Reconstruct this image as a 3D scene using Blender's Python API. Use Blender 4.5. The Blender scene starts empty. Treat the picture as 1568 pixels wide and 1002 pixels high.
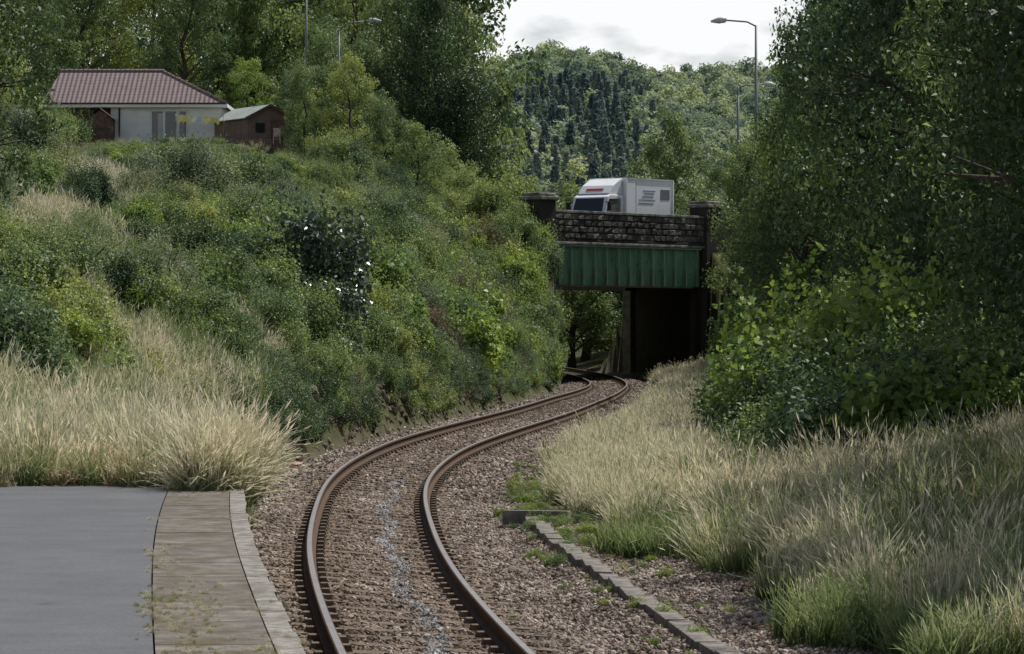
import bpy, math, numpy as np
from mathutils import Vector
rng=np.random.default_rng(7)
S=bpy.context.scene
S.view_settings.view_transform='Standard'; S.view_settings.look='None'; S.view_settings.exposure=0
# ------------------------------------------------------------------ helpers
def link(o,parent=None):
    S.collection.objects.link(o)
    if parent: o.parent=parent
    return o
def empty(name,loc=(0,0,0),rot=(0,0,0)):
    e=bpy.data.objects.new(name,None); e.location=loc; e.rotation_euler=rot; e.empty_display_size=.2
    return link(e)
def mesh_obj(name,verts,faces,mats,mi=None,parent=None,smooth=False,dolink=True):
    me=bpy.data.meshes.new(name)
    me.from_pydata([tuple(map(float,v)) for v in verts],[],[tuple(map(int,f)) for f in faces])
    if not isinstance(mats,(list,tuple)): mats=[mats]
    for m in mats: me.materials.append(m)
    if mi is not None: me.polygons.foreach_set('material_index',np.array(mi,dtype=np.int32))
    if smooth: me.polygons.foreach_set('use_smooth',np.ones(len(me.polygons),dtype=bool))
    me.update()
    o=bpy.data.objects.new(name,me)
    if dolink: link(o,parent)
    return o
def box(name,size,loc,mat,parent=None,rot=(0,0,0),bevel=0):
    x,y,z=[s/2 for s in size]
    v=[(-x,-y,-z),(x,-y,-z),(x,y,-z),(-x,y,-z),(-x,-y,z),(x,-y,z),(x,y,z),(-x,y,z)]
    f=[(0,3,2,1),(4,5,6,7),(0,1,5,4),(1,2,6,5),(2,3,7,6),(3,0,4,7)]
    o=mesh_obj(name,v,f,mat,parent=parent); o.location=loc; o.rotation_euler=rot
    if bevel:
        m=o.modifiers.new('b','BEVEL'); m.width=bevel; m.segments=2
    return o
def prism(name,poly,y0,y1,mat,parent=None,bevel=0):
    n=len(poly)
    v=[(p[0],y0,p[1]) for p in poly]+[(p[0],y1,p[1]) for p in poly]
    f=[tuple(range(n)),tuple(reversed(range(n,2*n)))]+[(i,n+i,n+(i+1)%n,(i+1)%n) for i in range(n)]
    o=mesh_obj(name,v,f,mat,parent=parent)
    if bevel:
        m=o.modifiers.new('b','BEVEL'); m.width=bevel; m.segments=2
    return o
def tube_geo(pts,rad,seg=7):
    pts=[Vector(p) for p in pts]; vs=[];fs=[]
    for i,p in enumerate(pts):
        a=pts[max(0,i-1)];b=pts[min(len(pts)-1,i+1)]
        t=(b-a).normalized(); u=t.cross(Vector((.3,1,.1))).normalized(); w=t.cross(u)
        for k in range(seg):
            an=2*math.pi*k/seg; q=p+(u*math.cos(an)+w*math.sin(an))*rad[i]; vs.append(tuple(q))
    for i in range(len(pts)-1):
        for k in range(seg):
            k2=(k+1)%seg; fs.append((i*seg+k,i*seg+k2,(i+1)*seg+k2,(i+1)*seg+k))
    fs.append(tuple((len(pts)-1)*seg+k for k in range(seg)))
    return vs,fs
def tube(name,pts,rad,mat,parent=None,seg=10):
    v,f=tube_geo(pts,rad,seg); return mesh_obj(name,v,f,mat,parent=parent,smooth=True)
# ------------------------------------------------------------------ materials
class M:
    def __init__(s,name):
        s.m=bpy.data.materials.new(name); s.m.use_nodes=True; s.t=s.m.node_tree; s.n=s.t.nodes; s.l=s.t.links
        s.b=s.n['Principled BSDF']; s.out=s.n['Material Output']
    def new(s,k,**kw):
        n=s.n.new(k)
        for a,b in kw.items(): setattr(n,a,b)
        return n
    def ramp(s,inp,stops):
        r=s.new('ShaderNodeValToRGB'); e=r.color_ramp.elements
        while len(e)<len(stops): e.new(.5)
        for i,(p,c) in enumerate(stops): e[i].position=p; e[i].color=(*c,1)
        s.l.new(inp,r.inputs[0]); return r.outputs[0]
    def noise(s,scale,detail=4,coord=None,rough=.55):
        n=s.new('ShaderNodeTexNoise'); n.inputs['Scale'].default_value=scale; n.inputs['Detail'].default_value=detail; n.inputs['Roughness'].default_value=rough
        if coord is not None: s.l.new(coord,n.inputs['Vector'])
        return n.outputs['Fac']
    def pos(s): return s.new('ShaderNodeNewGeometry').outputs['Position']
    def obj(s): return s.new('ShaderNodeTexCoord').outputs['Object']
    def mix(s,f,a,b,mode='MIX'):
        n=s.new('ShaderNodeMix',data_type='RGBA',blend_type=mode)
        for i,v in ((0,f),(6,a),(7,b)):
            if hasattr(v,'links'): s.l.new(v,n.inputs[i])
            elif i==0: n.inputs[0].default_value=v
            else: n.inputs[i].default_value=(*v,1)
        return n.outputs[2]
    def math(s,op,a,b=0.):
        n=s.new('ShaderNodeMath',operation=op)
        for i,v in ((0,a),(1,b)):
            if hasattr(v,'links'): s.l.new(v,n.inputs[i])
            else: n.inputs[i].default_value=v
        return n.outputs[0]
    def bump(s,h,st=.3,d=.02):
        n=s.new('ShaderNodeBump'); n.inputs['Strength'].default_value=st; n.inputs['Distance'].default_value=d
        s.l.new(h,n.inputs['Height']); s.l.new(n.outputs[0],s.b.inputs['Normal'])
    def col(s,c):
        if hasattr(c,'links'): s.l.new(c,s.b.inputs['Base Color'])
        else: s.b.inputs['Base Color'].default_value=(*c,1)
    def r(s,v,spec=None,metal=None):
        s.b.inputs['Roughness'].default_value=v
        if spec is not None: s.b.inputs['Specular IOR Level'].default_value=spec
        if metal is not None: s.b.inputs['Metallic'].default_value=metal
def simple(name,c,rough=.7,var=.15,scale=6,spec=.3,metal=0,bump=0):
    m=M(name); n=m.noise(scale,5,m.obj())
    lo=tuple(x*(1-var*1.6) for x in c); hi=tuple(min(1,x*(1+var)) for x in c)
    m.col(m.ramp(n,[(.3,lo),(.7,hi)])); m.r(rough,spec,metal)
    if bump: m.bump(m.noise(scale*6,4,m.obj()),bump,.02)
    return m.m
def leafmat(name,dark,mid,light,rough=.5,trans=.32,spec=.22,posvar=.25,tint=(1.22,1.1,.9),gain=2.2,desat=.13):
    def ds(c_):
        l=.3*c_[0]+.6*c_[1]+.1*c_[2]; return tuple((q*(1-desat)+l*desat)*gain for q in c_)
    dark,mid,light=ds(dark),ds(mid),ds(light)
    m=M(name); g=m.new('ShaderNodeNewGeometry'); oi=m.new('ShaderNodeObjectInfo')
    c=m.ramp(g.outputs['Random Per Island'],[(0,dark),(.5,mid),(1,light)])
    n=m.noise(posvar,3,g.outputs['Position'])
    nn=m.ramp(n,[(.35,(.7,.76,.86)),(.65,(1.25,1.14,1.04))])
    c=m.mix(1,c,nn,'MULTIPLY')
    rr=m.ramp(oi.outputs['Random'],[(0,(.55,.62,.66)),(.5,(1,1,1)),(1,tint)])
    c=m.mix(1,c,rr,'MULTIPLY')
    m.col(c); m.r(rough,spec)
    tr=m.new('ShaderNodeBsdfTranslucent'); c2=m.mix(1,c,(1.15,1.15,.78),'MULTIPLY'); m.l.new(c2,tr.inputs[0])
    mx=m.new('ShaderNodeMixShader'); mx.inputs[0].default_value=trans
    m.l.new(m.b.outputs[0],mx.inputs[1]); m.l.new(tr.outputs[0],mx.inputs[2]); m.l.new(mx.outputs[0],m.out.inputs[0])
    return m.m
def grassmat(name,base,tip,trans=.38,tint=(1.15,1.12,1.05)):
    m=M(name); a=m.new('ShaderNodeAttribute',attribute_name='h'); g=m.new('ShaderNodeNewGeometry'); oi=m.new('ShaderNodeObjectInfo')
    f=m.math('ADD',a.outputs['Fac'],m.math('MULTIPLY',m.math('SUBTRACT',g.outputs['Random Per Island'],.5),.6))
    c=m.ramp(f,[(.1,base),(.85,tip)])
    rr=m.ramp(oi.outputs['Random'],[(0,(.6,.7,.55)),(.5,(1,1,1)),(1,tint)])
    c=m.mix(1,c,rr,'MULTIPLY'); m.col(c); m.r(.55,.3)
    tr=m.new('ShaderNodeBsdfTranslucent'); m.l.new(c,tr.inputs[0]); mx=m.new('ShaderNodeMixShader'); mx.inputs[0].default_value=trans
    m.l.new(m.b.outputs[0],mx.inputs[1]); m.l.new(tr.outputs[0],mx.inputs[2]); m.l.new(mx.outputs[0],m.out.inputs[0])
    return m.m
L_mid=leafmat('leaf_mid',(.05,.085,.034),(.085,.13,.05),(.14,.19,.075))
L_yel=leafmat('leaf_yellowgreen',(.08,.11,.037),(.12,.165,.052),(.18,.225,.075),gain=2.05)
L_dark=leafmat('leaf_dark',(.025,.05,.022),(.04,.075,.03),(.065,.11,.042),trans=.25,gain=1.9)
L_deep=leafmat('leaf_deep_green',(.02,.04,.016),(.032,.06,.022),(.055,.09,.03),trans=.22,gain=1.6)  # darkest of the leaf greens
L_gloss=leafmat('leaf_glossy',(.03,.055,.03),(.045,.08,.042),(.07,.11,.06),rough=.33,trans=.12,spec=.6,tint=(1,1,1),gain=1.6)
L_grey=leafmat('leaf_greygreen',(.07,.10,.06),(.11,.14,.088),(.165,.195,.13),trans=.3,gain=2.)
L_sun=leafmat('leaf_sycamore',(.08,.13,.024),(.12,.185,.035),(.165,.235,.052),rough=.45,trans=.38,gain=1.9)
L_brown=leafmat('dead_stems',(.10,.08,.05),(.17,.135,.09),(.24,.19,.12),trans=.1,gain=1.4)
L_far=leafmat('leaf_far_haze',(.05,.073,.058),(.08,.11,.08),(.115,.145,.1),rough=.9,spec=.03,trans=.35,posvar=.02,tint=(1.3,1.2,1.02),gain=3.5,desat=.2)  # distance haze put into the colour: bluish and brightened
L_con=leafmat('needle_far_haze',(.055,.08,.078),(.07,.097,.092),(.085,.116,.106),rough=.9,spec=.02,trans=.2,posvar=.02,tint=(1.15,1.1,1),gain=3.0)  # needles carry the same painted haze, bluish and lifted
G_straw=grassmat('grass_straw',(.15,.19,.08),(.78,.70,.52))
G_green=grassmat('grass_green',(.09,.14,.045),(.33,.38,.17))
G_brown=grassmat('grass_dead',(.19,.14,.08),(.5,.38,.23))
bark=simple('bark',(.08,.06,.045),.9,.4,8,bump=.5)
# ------------------------------------------------------------------ track centre line
CY=np.array([-40,-20,0,12,24.8,35.3,50,58,68,78,88,98,105,117,130,137,147,157,167,185,215,260,330,420])
CX=np.array([10.4,5.6,2.4,.85,-.6,-1.5,-2.15,-2.15,-1.75,-.8,.3,1.3,1.85,2.97,3.85,4.1,4.1,3.75,3.2,1.9,-1.2,-8,-22,-45])
yy=np.arange(-60,440,.5); xx=np.interp(yy,CY,CX); k=np.exp(-(np.arange(-24,25)*.5)**2/(2*4.0**2)); k/=k.sum()
xs=np.convolve(np.pad(xx,24,mode='edge'),k,mode='valid')
def C(y): return np.interp(y,yy,xs)
def sst(a,b,x):
    t=np.clip((x-a)/(b-a),0,1); return t*t*(3-2*t)
def cant(y): return .07*(sst(5,35,y)*(1-sst(105,135,y)))-.03*sst(135,150,y)
def pn(x,y,s=1.):
    x=x*s;y=y*s
    return (np.sin(x*1.3+y*.7+1)+np.sin(-x*.8+y*1.1+2.3)+np.sin(x*2.3-y*1.9+.5)*.5+np.sin(x*.37+y*3.1)*.4)/2.9
A=np.array([1.8,147.]); U=np.array([.62,.785]); U/=np.linalg.norm(U); N=np.array([-U[1],U[0]])
def tv(x,y): 
    dx=x-A[0];dy=y-A[1]; return dx*U[0]+dy*U[1],dx*N[0]+dy*N[1]
def RW(t,v): return (A[0]+U[0]*t+N[0]*v, A[1]+U[1]*t+N[1]*v)
def H(x,y):
    x=np.asarray(x,float);y=np.asarray(y,float)
    c=C(y); off=x-c; d=-off
    bed=-.23-.10*sst(1.5,2.2,np.abs(off))-cant(y)*np.clip(off,-1.7,1.7)/.75*(1-sst(1.7,2.3,np.abs(off)))
    sl=.62+.5*sst(100,180,y)
    bank=-.33+1.15*sst(2.2,3.0,d)+.3*sst(52,60,y)*(1-sst(95,110,y))*sst(2.3,2.9,d)+sl*np.maximum(0,d-3.)
    cap=1.5+.052*np.minimum(y,190)+2.2*sst(190,201,y)+.04*np.clip(y-215,0,200)
    kk=1.2; bank=-kk*np.log(np.exp(-np.clip(bank,-3,40)/kk)+np.exp(-cap/kk))
    bank+= .35*pn(x,y,.35)*sst(4,9,d)*(1-sst(190,200,y))
    flat=-.33+1.15*sst(1.5,2.2,d)
    w=sst(34,52,y)
    zl=flat*(1-w)+bank*w
    s0=3.1-.7*sst(90,120,y)
    e=off
    zr=-.33+(.1+.14*sst(80,120,y))*np.clip(e-s0,0,4)+(.3+.25*sst(80,110,y))*np.clip(e-s0-4,0,14)+.08*pn(x,y,.5)*sst(3.5,5,e)
    z=np.where(off<0,np.where(d>2.25,zl,bed),np.where(e>s0,zr,bed))
    z=np.where((off<0)&(y<34)&(d>1.5)&(d<=2.25),zl,z)
    t,v=tv(x,y); sk=t-.88*v
    E=6.1-.75*np.maximum(0,np.maximum(-v,v-10.5))
    m=((sk<-.5)|(sk>12.2))&((d>2.0)|(e>2.4))
    z=np.where(m&(t>-14),np.maximum(z,E),z)
    f=sst(225,300,y); z=z*(1-f)+f*4.
    hill=4+(np.clip(y,430,1000)-430)/570*71-.00022*np.abs(x-30)*np.clip(y-450,0,550)/5.5
    hill=hill-np.clip(y-1000,0,1500)*.04+ (2.5*np.sin(x*.045+1)+2*np.sin(x*.11))*sst(700,1000,y)
    z=np.where(y>430,hill,z)
    return np.clip(z,-1,200)
# ------------------------------------------------------------------ ground sheet
gx=np.concatenate([np.array([-4000,-2000,-1000,-500,-250,-140,-90,-65]),np.arange(-50,-12,1.),np.arange(-12,14,.3),np.arange(14,50,1.),np.array([60,80,110,150,220,320,500,1000,2000,4000])])
gy=np.concatenate([np.array([-600,-200,-80,-40,-20]),np.arange(-10,110,.6),np.arange(110,200,.6),np.arange(200,330,3.),np.arange(330,1040,20),np.array([1100,1300,1700,2500,4000,7000])])
XX,YY=np.meshgrid(gx,gy); ZZ=H(XX,YY)
ed=C(YY)-1.44
ZZ=np.where((YY<32.6)&(XX<ed+.1),np.minimum(ZZ,.6),ZZ)
ZZ=np.where((YY<32.6)&(XX<ed+.3)&(XX>ed-.5),-.33,ZZ)
nx,ny=len(gx),len(gy)
V=np.stack([XX.ravel(),YY.ravel(),ZZ.ravel()],1)
ii=np.arange(ny-1)[:,None]*nx+np.arange(nx-1)[None,:]; ii=ii.ravel()
F=np.stack([ii,ii+1,ii+nx+1,ii+nx],1)
m=M('ground_mat'); at=m.new('ShaderNodeAttribute',attribute_name='bal'); p=m.pos()
vo=m.new('ShaderNodeTexVoronoi'); vo.inputs['Scale'].default_value=16; m.l.new(p,vo.inputs['Vector'])
bc=m.ramp(vo.outputs['Distance'],[(0,(.18,.145,.12)),(.6,(.05,.042,.036))])
bc=m.mix(.6,bc,m.ramp(m.noise(1.2,5,p),[(.3,(.08,.065,.055)),(.7,(.19,.155,.128))]))
gc=m.ramp(m.noise(.9,8,p),[(.3,(.04,.04,.018)),(.55,(.065,.075,.028)),(.75,(.12,.105,.06))])
m.col(m.mix(at.outputs['Fac'],gc,bc)); m.r(.95,.1); m.bump(vo.outputs['Distance'],.7,.03)
ground=mesh_obj('ground',V,F,m.m,smooth=True)
off=(XX-C(YY)).ravel(); yv=YY.ravel()
bal=(1-sst(1.9,2.6,-off))*(1-sst(3.1,3.8,off))*(yv<300)*(ZZ.ravel()<.1)
a=ground.data.attributes.new('bal','FLOAT','POINT'); a.data.foreach_set('value',bal.astype(np.float32))
# ------------------------------------------------------------------ rails and sleepers
track=empty('railway_track')
def frame(y):
    c=float(C(y)); dx=float(C(y+.3)-C(y-.3))/.6; n=math.hypot(dx,1); T=(dx/n,1/n); R=(1/n,-dx/n); return c,T,R
m=M('rail_steel')
m.col(m.ramp(m.noise(14,5,m.pos()),[(.3,(.05,.03,.02)),(.7,(.12,.072,.045))])); m.r(.85,.2)
railside=m.m
railtop=simple('rail_head_worn',(.40,.36,.33),.36,.1,3,spec=.5,metal=.8)
prof=[(-.07,-.158),(.07,-.158),(.07,-.145),(.012,-.125),(.012,-.045),(.036,-.035),(.036,-.008),(.026,0),(-.026,0),(-.036,-.008),(-.036,-.035),(-.012,-.045),(-.012,-.125),(-.07,-.145)]
ys=np.arange(4,300,1.)
def rail(name,o,prof,zoff=0):
    vs=[];fs=[];mi=[];n=len(prof)
    for y in ys:
        c,T,R=frame(y); z=-float(cant(y))*o/.75+zoff
        for (px,pz) in prof: vs.append((c+R[0]*(o+px),y+R[1]*(o+px),z+pz))
    for i in range(len(ys)-1):
        for k in range(n):
            k2=(k+1)%n; fs.append((i*n+k,i*n+k2,(i+1)*n+k2,(i+1)*n+k)); mi.append(1 if k==7 else 0)
    return mesh_obj(name,vs,fs,[railside,railtop],mi,parent=track)
rail('running_rail_outer',-.7525,prof); rail('running_rail_inner',.7525,prof)
m=M('sleeper_mat'); m.col(m.ramp(m.noise(7,6,m.pos()),[(.3,(.085,.064,.048)),(.7,(.21,.165,.13))])); m.r(.9,.1); m.bump(m.noise(40,3,m.pos()),.4,.02)
vs=[];fs=[]
y=6.
while y<240:
    c,T,R=frame(y); hl=1.28; hw=.125; z0=-.185
    tz=-float(cant(y))/.75; j=rng.uniform(-.02,.02)
    for (sx_,sy_) in ((-1,-1),(1,-1),(1,1),(-1,1)):
        for zz in (z0,z0-.15):
            o=sx_*hl; q=sy_*hw+j; vs.append((c+R[0]*o+T[0]*q,y+R[1]*o+T[1]*q,zz+tz*o))
    b=len(vs)-8; fs+= [(b,b+2,b+4,b+6),(b,b+1,b+3,b+2),(b+2,b+3,b+5,b+4),(b+4,b+5,b+7,b+6),(b+6,b+7,b+1,b)]
    for o in(-.7525,.7525):
        for s2 in(-1,1):
            oo=o+s2*.12; k0=len(vs)
            for zz,e2 in((z0,.055),(z0+.05,.035)):
                for (ax,ay) in((-1,-1),(1,-1),(1,1),(-1,1)):
                    vs.append((c+R[0]*(oo+ax*e2)+T[0]*ay*.07,y+R[1]*(oo+ax*e2)+T[1]*ay*.07,zz+tz*oo))
            fs+=[(k0+4,k0+5,k0+6,k0+7)]+[(k0+i,k0+(i+1)%4,k0+4+(i+1)%4,k0+4+i) for i in range(4)]
    y+=.68
mesh_obj('sleepers',vs,fs,m.m,parent=track)
# ------------------------------------------------------------------ leaf geometry
def unit(v): return v/np.maximum(1e-6,np.linalg.norm(v,axis=1,keepdims=True))
def leaves(cen,nor,size,asp=.6):
    n=len(cen); r=rng.normal(size=(n,3)); a=unit(np.cross(nor,r)); b=np.cross(nor,a)
    L=size[:,None]; W=L*asp
    f=nor*L*.12
    return np.stack([cen-a*L*.5,cen+b*W*.5+f-a*L*.08,cen+a*L*.5,cen-b*W*.5+f-a*L*.08],1).reshape(-1,3)
def clumps(cens,rads,counts,ls,flat=.8):
    P=[];Nn=[];Sz=[]
    for c,r,n in zip(cens,rads,counts):
        dd=unit(rng.normal(size=(n,3))); rr=r*(.4+.6*rng.random(n)**.5)[:,None]
        rr=rr*(1+.18*np.sin(dd[:,:1]*5+c[0]*9)+.15*np.sin(dd[:,1:2]*6+c[1]*7))
        q=dd*rr; q[:,2]*=flat; P.append(c+q)
        Nn.append(unit(dd*.7+np.array([0,0,.55])+rng.normal(size=(n,3))*.6)); Sz.append(ls*rng.uniform(.6,1.35,n))
    return np.concatenate(P),np.concatenate(Nn),np.concatenate(Sz)
def build(name,lv,extra=None,mats=None):
    n=len(lv)//4
    ev,ef=([],[]) if extra is None else extra
    allv=np.concatenate([lv,np.array(ev).reshape(-1,3)]) if len(ev) else lv
    me=bpy.data.meshes.new(name)
    q=np.arange(n*4,dtype=np.int32)
    ef4=[tuple(f) for f in ef]
    le=sum(len(f) for f in ef4)
    me.vertices.add(len(allv)); me.vertices.foreach_set('co',allv.astype(np.float32).ravel())
    me.loops.add(n*4+le); lp=np.concatenate([q,np.array([i+n*4 for f in ef4 for i in f],dtype=np.int32)])
    me.loops.foreach_set('vertex_index',lp)
    tot=[4]*n+[len(f) for f in ef4]; st=np.concatenate([[0],np.cumsum(tot)[:-1]]).astype(np.int32)
    me.polygons.add(len(tot)); me.polygons.foreach_set('loop_start',st)
    try: me.polygons.foreach_set('loop_total',np.array(tot,dtype=np.int32))
    except Exception: pass
    for mm in mats: me.materials.append(mm)
    mi=np.zeros(len(tot),dtype=np.int32); mi[n:]=1
    me.polygons.foreach_set('material_index',mi)
    me.update(calc_edges=True); me.validate()
    return me
def tree_mesh(name,mat,h=10,cr=3.3,base=.22,nl=34,nsub=4,ls=.15,cnt=200,clr=.85,shape=0,flat=.75,asp=.6):
    ev=[];ef=[]
    def add(v,f):
        b=len(ev); ev.extend(v); ef.extend([tuple(i+b for i in q) for q in f])
    tp=[(0,0,-.6)]; 
    for i in range(1,9): tp.append((rng.normal()*.12*i**.5,rng.normal()*.12*i**.5,h*.9*i/8))
    tr=[.24*(1-i/8.6)+.02 for i in range(9)]; tr[0]=.32
    add(*tube_geo(tp,tr,8))
    cens=[];rads=[]
    for i in range(nl):
        f=base+(1-base)*((i+.5)/nl)**.9; z0=h*max(.1,f-.12); j=z0/(h*.9)*8; k=min(7,int(j)); q=np.array(tp[k])*(1-(j-k))+np.array(tp[k+1])*(j-k)
        an=i*2.4+rng.normal()*.4
        if shape==0: env=math.sin(math.pi*min(1,(f-base)/(1-base)*.80+.20))**.6
        else: env=(1-(f-base)/(1-base))**.7*.9+.12
        R=cr*env*rng.uniform(.5,1.2)
        end=np.array([math.cos(an)*R,math.sin(an)*R,h*f*rng.uniform(.95,1.03)])
        mid=(q+end)/2+np.array([0,0,.25*R*.5])
        add(*tube_geo([q,mid,end],[.09*(1.1-f),.055*(1.2-f),.015],5))
        for s_ in range(nsub):
            tt=rng.uniform(.5,1.1); c=q*(1-tt)+end*tt+rng.normal(size=3)*np.array([.5,.5,.4])
            cens.append(c); rads.append(clr*rng.uniform(.4,1.1))
            if s_%2==0: add(*tube_geo([mid,c],[.03,.008],4))
    P,Nn,Sz=clumps(cens,rads,[int(cnt*(r/clr)**1.6)+20 for r in rads],ls,flat)
    return build(name,leaves(P,Nn,Sz,asp),(ev,ef),[mat,bark])
def bush_mesh(name,mat,k=9,cnt=180,ls=.09,asp=.6,spread=.6,h=.9,shoots=26):
    cens=[];rads=[]
    for i in range(k):
        an=rng.uniform(0,6.28); r=spread*rng.random()**.5; cens.append(np.array([math.cos(an)*r,math.sin(an)*r,rng.uniform(.1,h)*(1-.4*r)])); rads.append(rng.uniform(.28,.52))
    P,Nn,Sz=clumps(cens,rads,[int(cnt)]*k,ls,.85)
    for i in range(shoots):
        an=rng.uniform(0,6.28); r=rng.random()**.5*.75; b=np.array([math.cos(an)*r,math.sin(an)*r,.2]); tip=b*1.25+np.array([0,0,rng.uniform(.7,1.15)*h+.15]); n=16
        t=rng.random(n)[:,None]; P=np.concatenate([P,b*(1-t)+tip*t+rng.normal(size=(n,3))*.035]); Nn=np.concatenate([Nn,unit(rng.normal(size=(n,3))+np.array([0,0,.6]))]); Sz=np.concatenate([Sz,ls*rng.uniform(.5,1,n)])
    ev=[];ef=[]
    for i in range(7):
        an=rng.uniform(0,6.28); r=.6; v,f=tube_geo([(0,0,-.2),(math.cos(an)*r*.5,math.sin(an)*r*.5,.35),(math.cos(an)*r,math.sin(an)*r,.8*h)],[.02,.014,.004],4)
        b=len(ev); ev.extend(v); ef.extend([tuple(q+b for q in t_) for t_ in f])
    return build(name,leaves(P,Nn,Sz,asp),(ev,ef),[mat,bark])
def grass_mesh(name,mat,n=55,rad=.26,hmin=.45,hmax=.95,w=.009,seed=True,lean=.35,bias=.12):
    vs=[];fs=[];hs=[]
    for i in range(n):
        an=rng.uniform(0,6.28); r=rad*rng.random()**.5; x=math.cos(an)*r;y=math.sin(an)*r; hh=rng.uniform(hmin,hmax)
        la=rng.uniform(0,6.28); l=lean*rng.random()*1.3; lx=math.cos(la)*l+bias;ly=math.sin(la)*l
        fa=rng.uniform(0,3.14); wx=math.cos(fa)*w*rng.uniform(.6,1.4);wy=math.sin(fa)*w
        b=len(vs)
        for t in(0,.45,.8):
            ww=1-.5*t; q=(x+lx*t*t*hh,y+ly*t*t*hh,hh*t*(1-.15*l*t))
            vs+= [(q[0]-wx*ww,q[1]-wy*ww,q[2]),(q[0]+wx*ww,q[1]+wy*ww,q[2])]; hs+=[t,t]
        vs.append((x+lx*hh,y+ly*hh,hh*(1-.3*l))); hs.append(1.)
        fs+=[(b,b+1,b+3,b+2),(b+2,b+3,b+5,b+4),(b+4,b+5,b+6)]
        if seed and i%2==0:
            T=np.array(vs[-1]); D=np.array([lx*.9,ly*.9,.5]); D/=np.linalg.norm(D); sd=rng.uniform(.07,.14); b=len(vs)
            sw=.010
            vs+=[tuple(T-D*sd*.3),tuple(T+D*sd*.3+np.array([sw,0,0])),tuple(T+D*sd),tuple(T+D*sd*.3-np.array([sw,0,0]))]; hs+=[1.15]*4
            fs.append((b,b+1,b+2,b+3))
    o=mesh_obj(name,vs,fs,mat,dolink=False); a=o.data.attributes.new('h','FLOAT','POINT'); a.data.foreach_set('value',np.array(hs,dtype=np.float32)); return o.data
def coll(name,meshes):
    c=bpy.data.collections.new(name)
    for i,me in enumerate(meshes):
        o=bpy.data.objects.new('%s_%02d'%(name,i),me); c.objects.link(o)
    return c
def instancer(name,pts,rots,scl,idx,c):
    me=bpy.data.meshes.new(name); me.vertices.add(len(pts)); me.vertices.foreach_set('co',np.asarray(pts,np.float32).ravel())
    a=me.attributes.new('rot','FLOAT_VECTOR','POINT'); a.data.foreach_set('vector',np.asarray(rots,np.float32).ravel())
    a=me.attributes.new('scl','FLOAT_VECTOR','POINT'); a.data.foreach_set('vector',np.asarray(scl,np.float32).ravel())
    a=me.attributes.new('pid','INT','POINT'); a.data.foreach_set('value',np.asarray(idx,np.int32))
    o=link(bpy.data.objects.new(name,me))
    ng=bpy.data.node_groups.new(name+'_gn','GeometryNodeTree')
    ng.interface.new_socket('Geometry',in_out='INPUT',socket_type='NodeSocketGeometry'); ng.interface.new_socket('Geometry',in_out='OUTPUT',socket_type='NodeSocketGeometry')
    gi=ng.nodes.new('NodeGroupInput'); go=ng.nodes.new('NodeGroupOutput'); ip=ng.nodes.new('GeometryNodeInstanceOnPoints'); ci=ng.nodes.new('GeometryNodeCollectionInfo')
    ci.inputs['Collection'].default_value=c; ci.inputs['Separate Children'].default_value=True; ci.inputs['Reset Children'].default_value=True
    def na(nm,ty):
        n=ng.nodes.new('GeometryNodeInputNamedAttribute'); n.data_type=ty; n.inputs['Name'].default_value=nm
        return [q for q in n.outputs if q.enabled and q.name=='Attribute'][0]
    ng.links.new(gi.outputs[0],ip.inputs['Points']); ng.links.new(ci.outputs[0],ip.inputs['Instance']); ip.inputs['Pick Instance'].default_value=True
    ng.links.new(na('pid','INT'),ip.inputs['Instance Index']); ng.links.new(na('rot','FLOAT_VECTOR'),ip.inputs['Rotation']); ng.links.new(na('scl','FLOAT_VECTOR'),ip.inputs['Scale'])
    ng.links.new(ip.outputs[0],go.inputs[0])
    md=o.modifiers.new('gn','NODES'); md.node_group=ng
    return o
def scatter(name,x,y,s,idx,c,zo=0,tilt=.15,sz=None,hz=None):
    n=len(x); z=H(x,y)+zo*s if hz is None else hz
    rots=np.stack([rng.normal(size=n)*tilt,rng.normal(size=n)*tilt,rng.uniform(0,6.28,n)],1)
    sc=np.stack([s,s,s*(1 if sz is None else sz)],1)
    return instancer(name,np.stack([x,y,z],1),rots,sc,idx,c)
# ------------------------------------------------------------------ stones / ballast
def stone_mesh(name,mat):
    import bmesh
    bm=bmesh.new(); bmesh.ops.create_icosphere(bm,subdivisions=1,radius=1)
    s=rng.uniform(.55,1.1,3)
    for v in bm.verts:
        k=1+rng.uniform(-.28,.2); v.co=Vector((v.co.x*s[0]*k,v.co.y*s[1]*k,v.co.z*s[2]*k*.8))
    me=bpy.data.meshes.new(name); bm.to_mesh(me); bm.free(); me.materials.append(mat); return me
def stonemat(name,stops):
    m=M(name); oi=m.new('ShaderNodeObjectInfo'); c=m.ramp(oi.outputs['Random'],stops)
    c=m.mix(1,c,m.ramp(m.noise(1.1,4,m.pos()),[(.35,(.66,.62,.58)),(.65,(1.2,1.17,1.15))]),'MULTIPLY')
    m.col(c); m.r(.8,.2); return m.m
SM=stonemat('ballast_stone',[(0,(.11,.085,.068)),(.35,(.225,.18,.15)),(.7,(.33,.275,.235)),(1,(.5,.445,.4))])
SB=stonemat('rusty_ballast_stone',[(0,(.07,.05,.036)),(.4,(.165,.12,.086)),(.8,(.26,.2,.15)),(1,(.34,.28,.23))])
SR=stonemat('brown_rock',[(0,(.06,.05,.04)),(.5,(.13,.105,.085)),(1,(.22,.185,.15))])
SP=stonemat('pale_stone',[(0,(.2,.205,.215)),(.6,(.32,.335,.35)),(1,(.52,.535,.55))])
SC=coll('stone',[stone_mesh('stone',SM) for _ in range(5)]+[stone_mesh('stone',SB) for _ in range(4)])
RC=coll('rock',[stone_mesh('rock',SR) for _ in range(5)])
SPC=coll('pale_stone',[stone_mesh('pstone',SP) for _ in range(4)])
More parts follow.
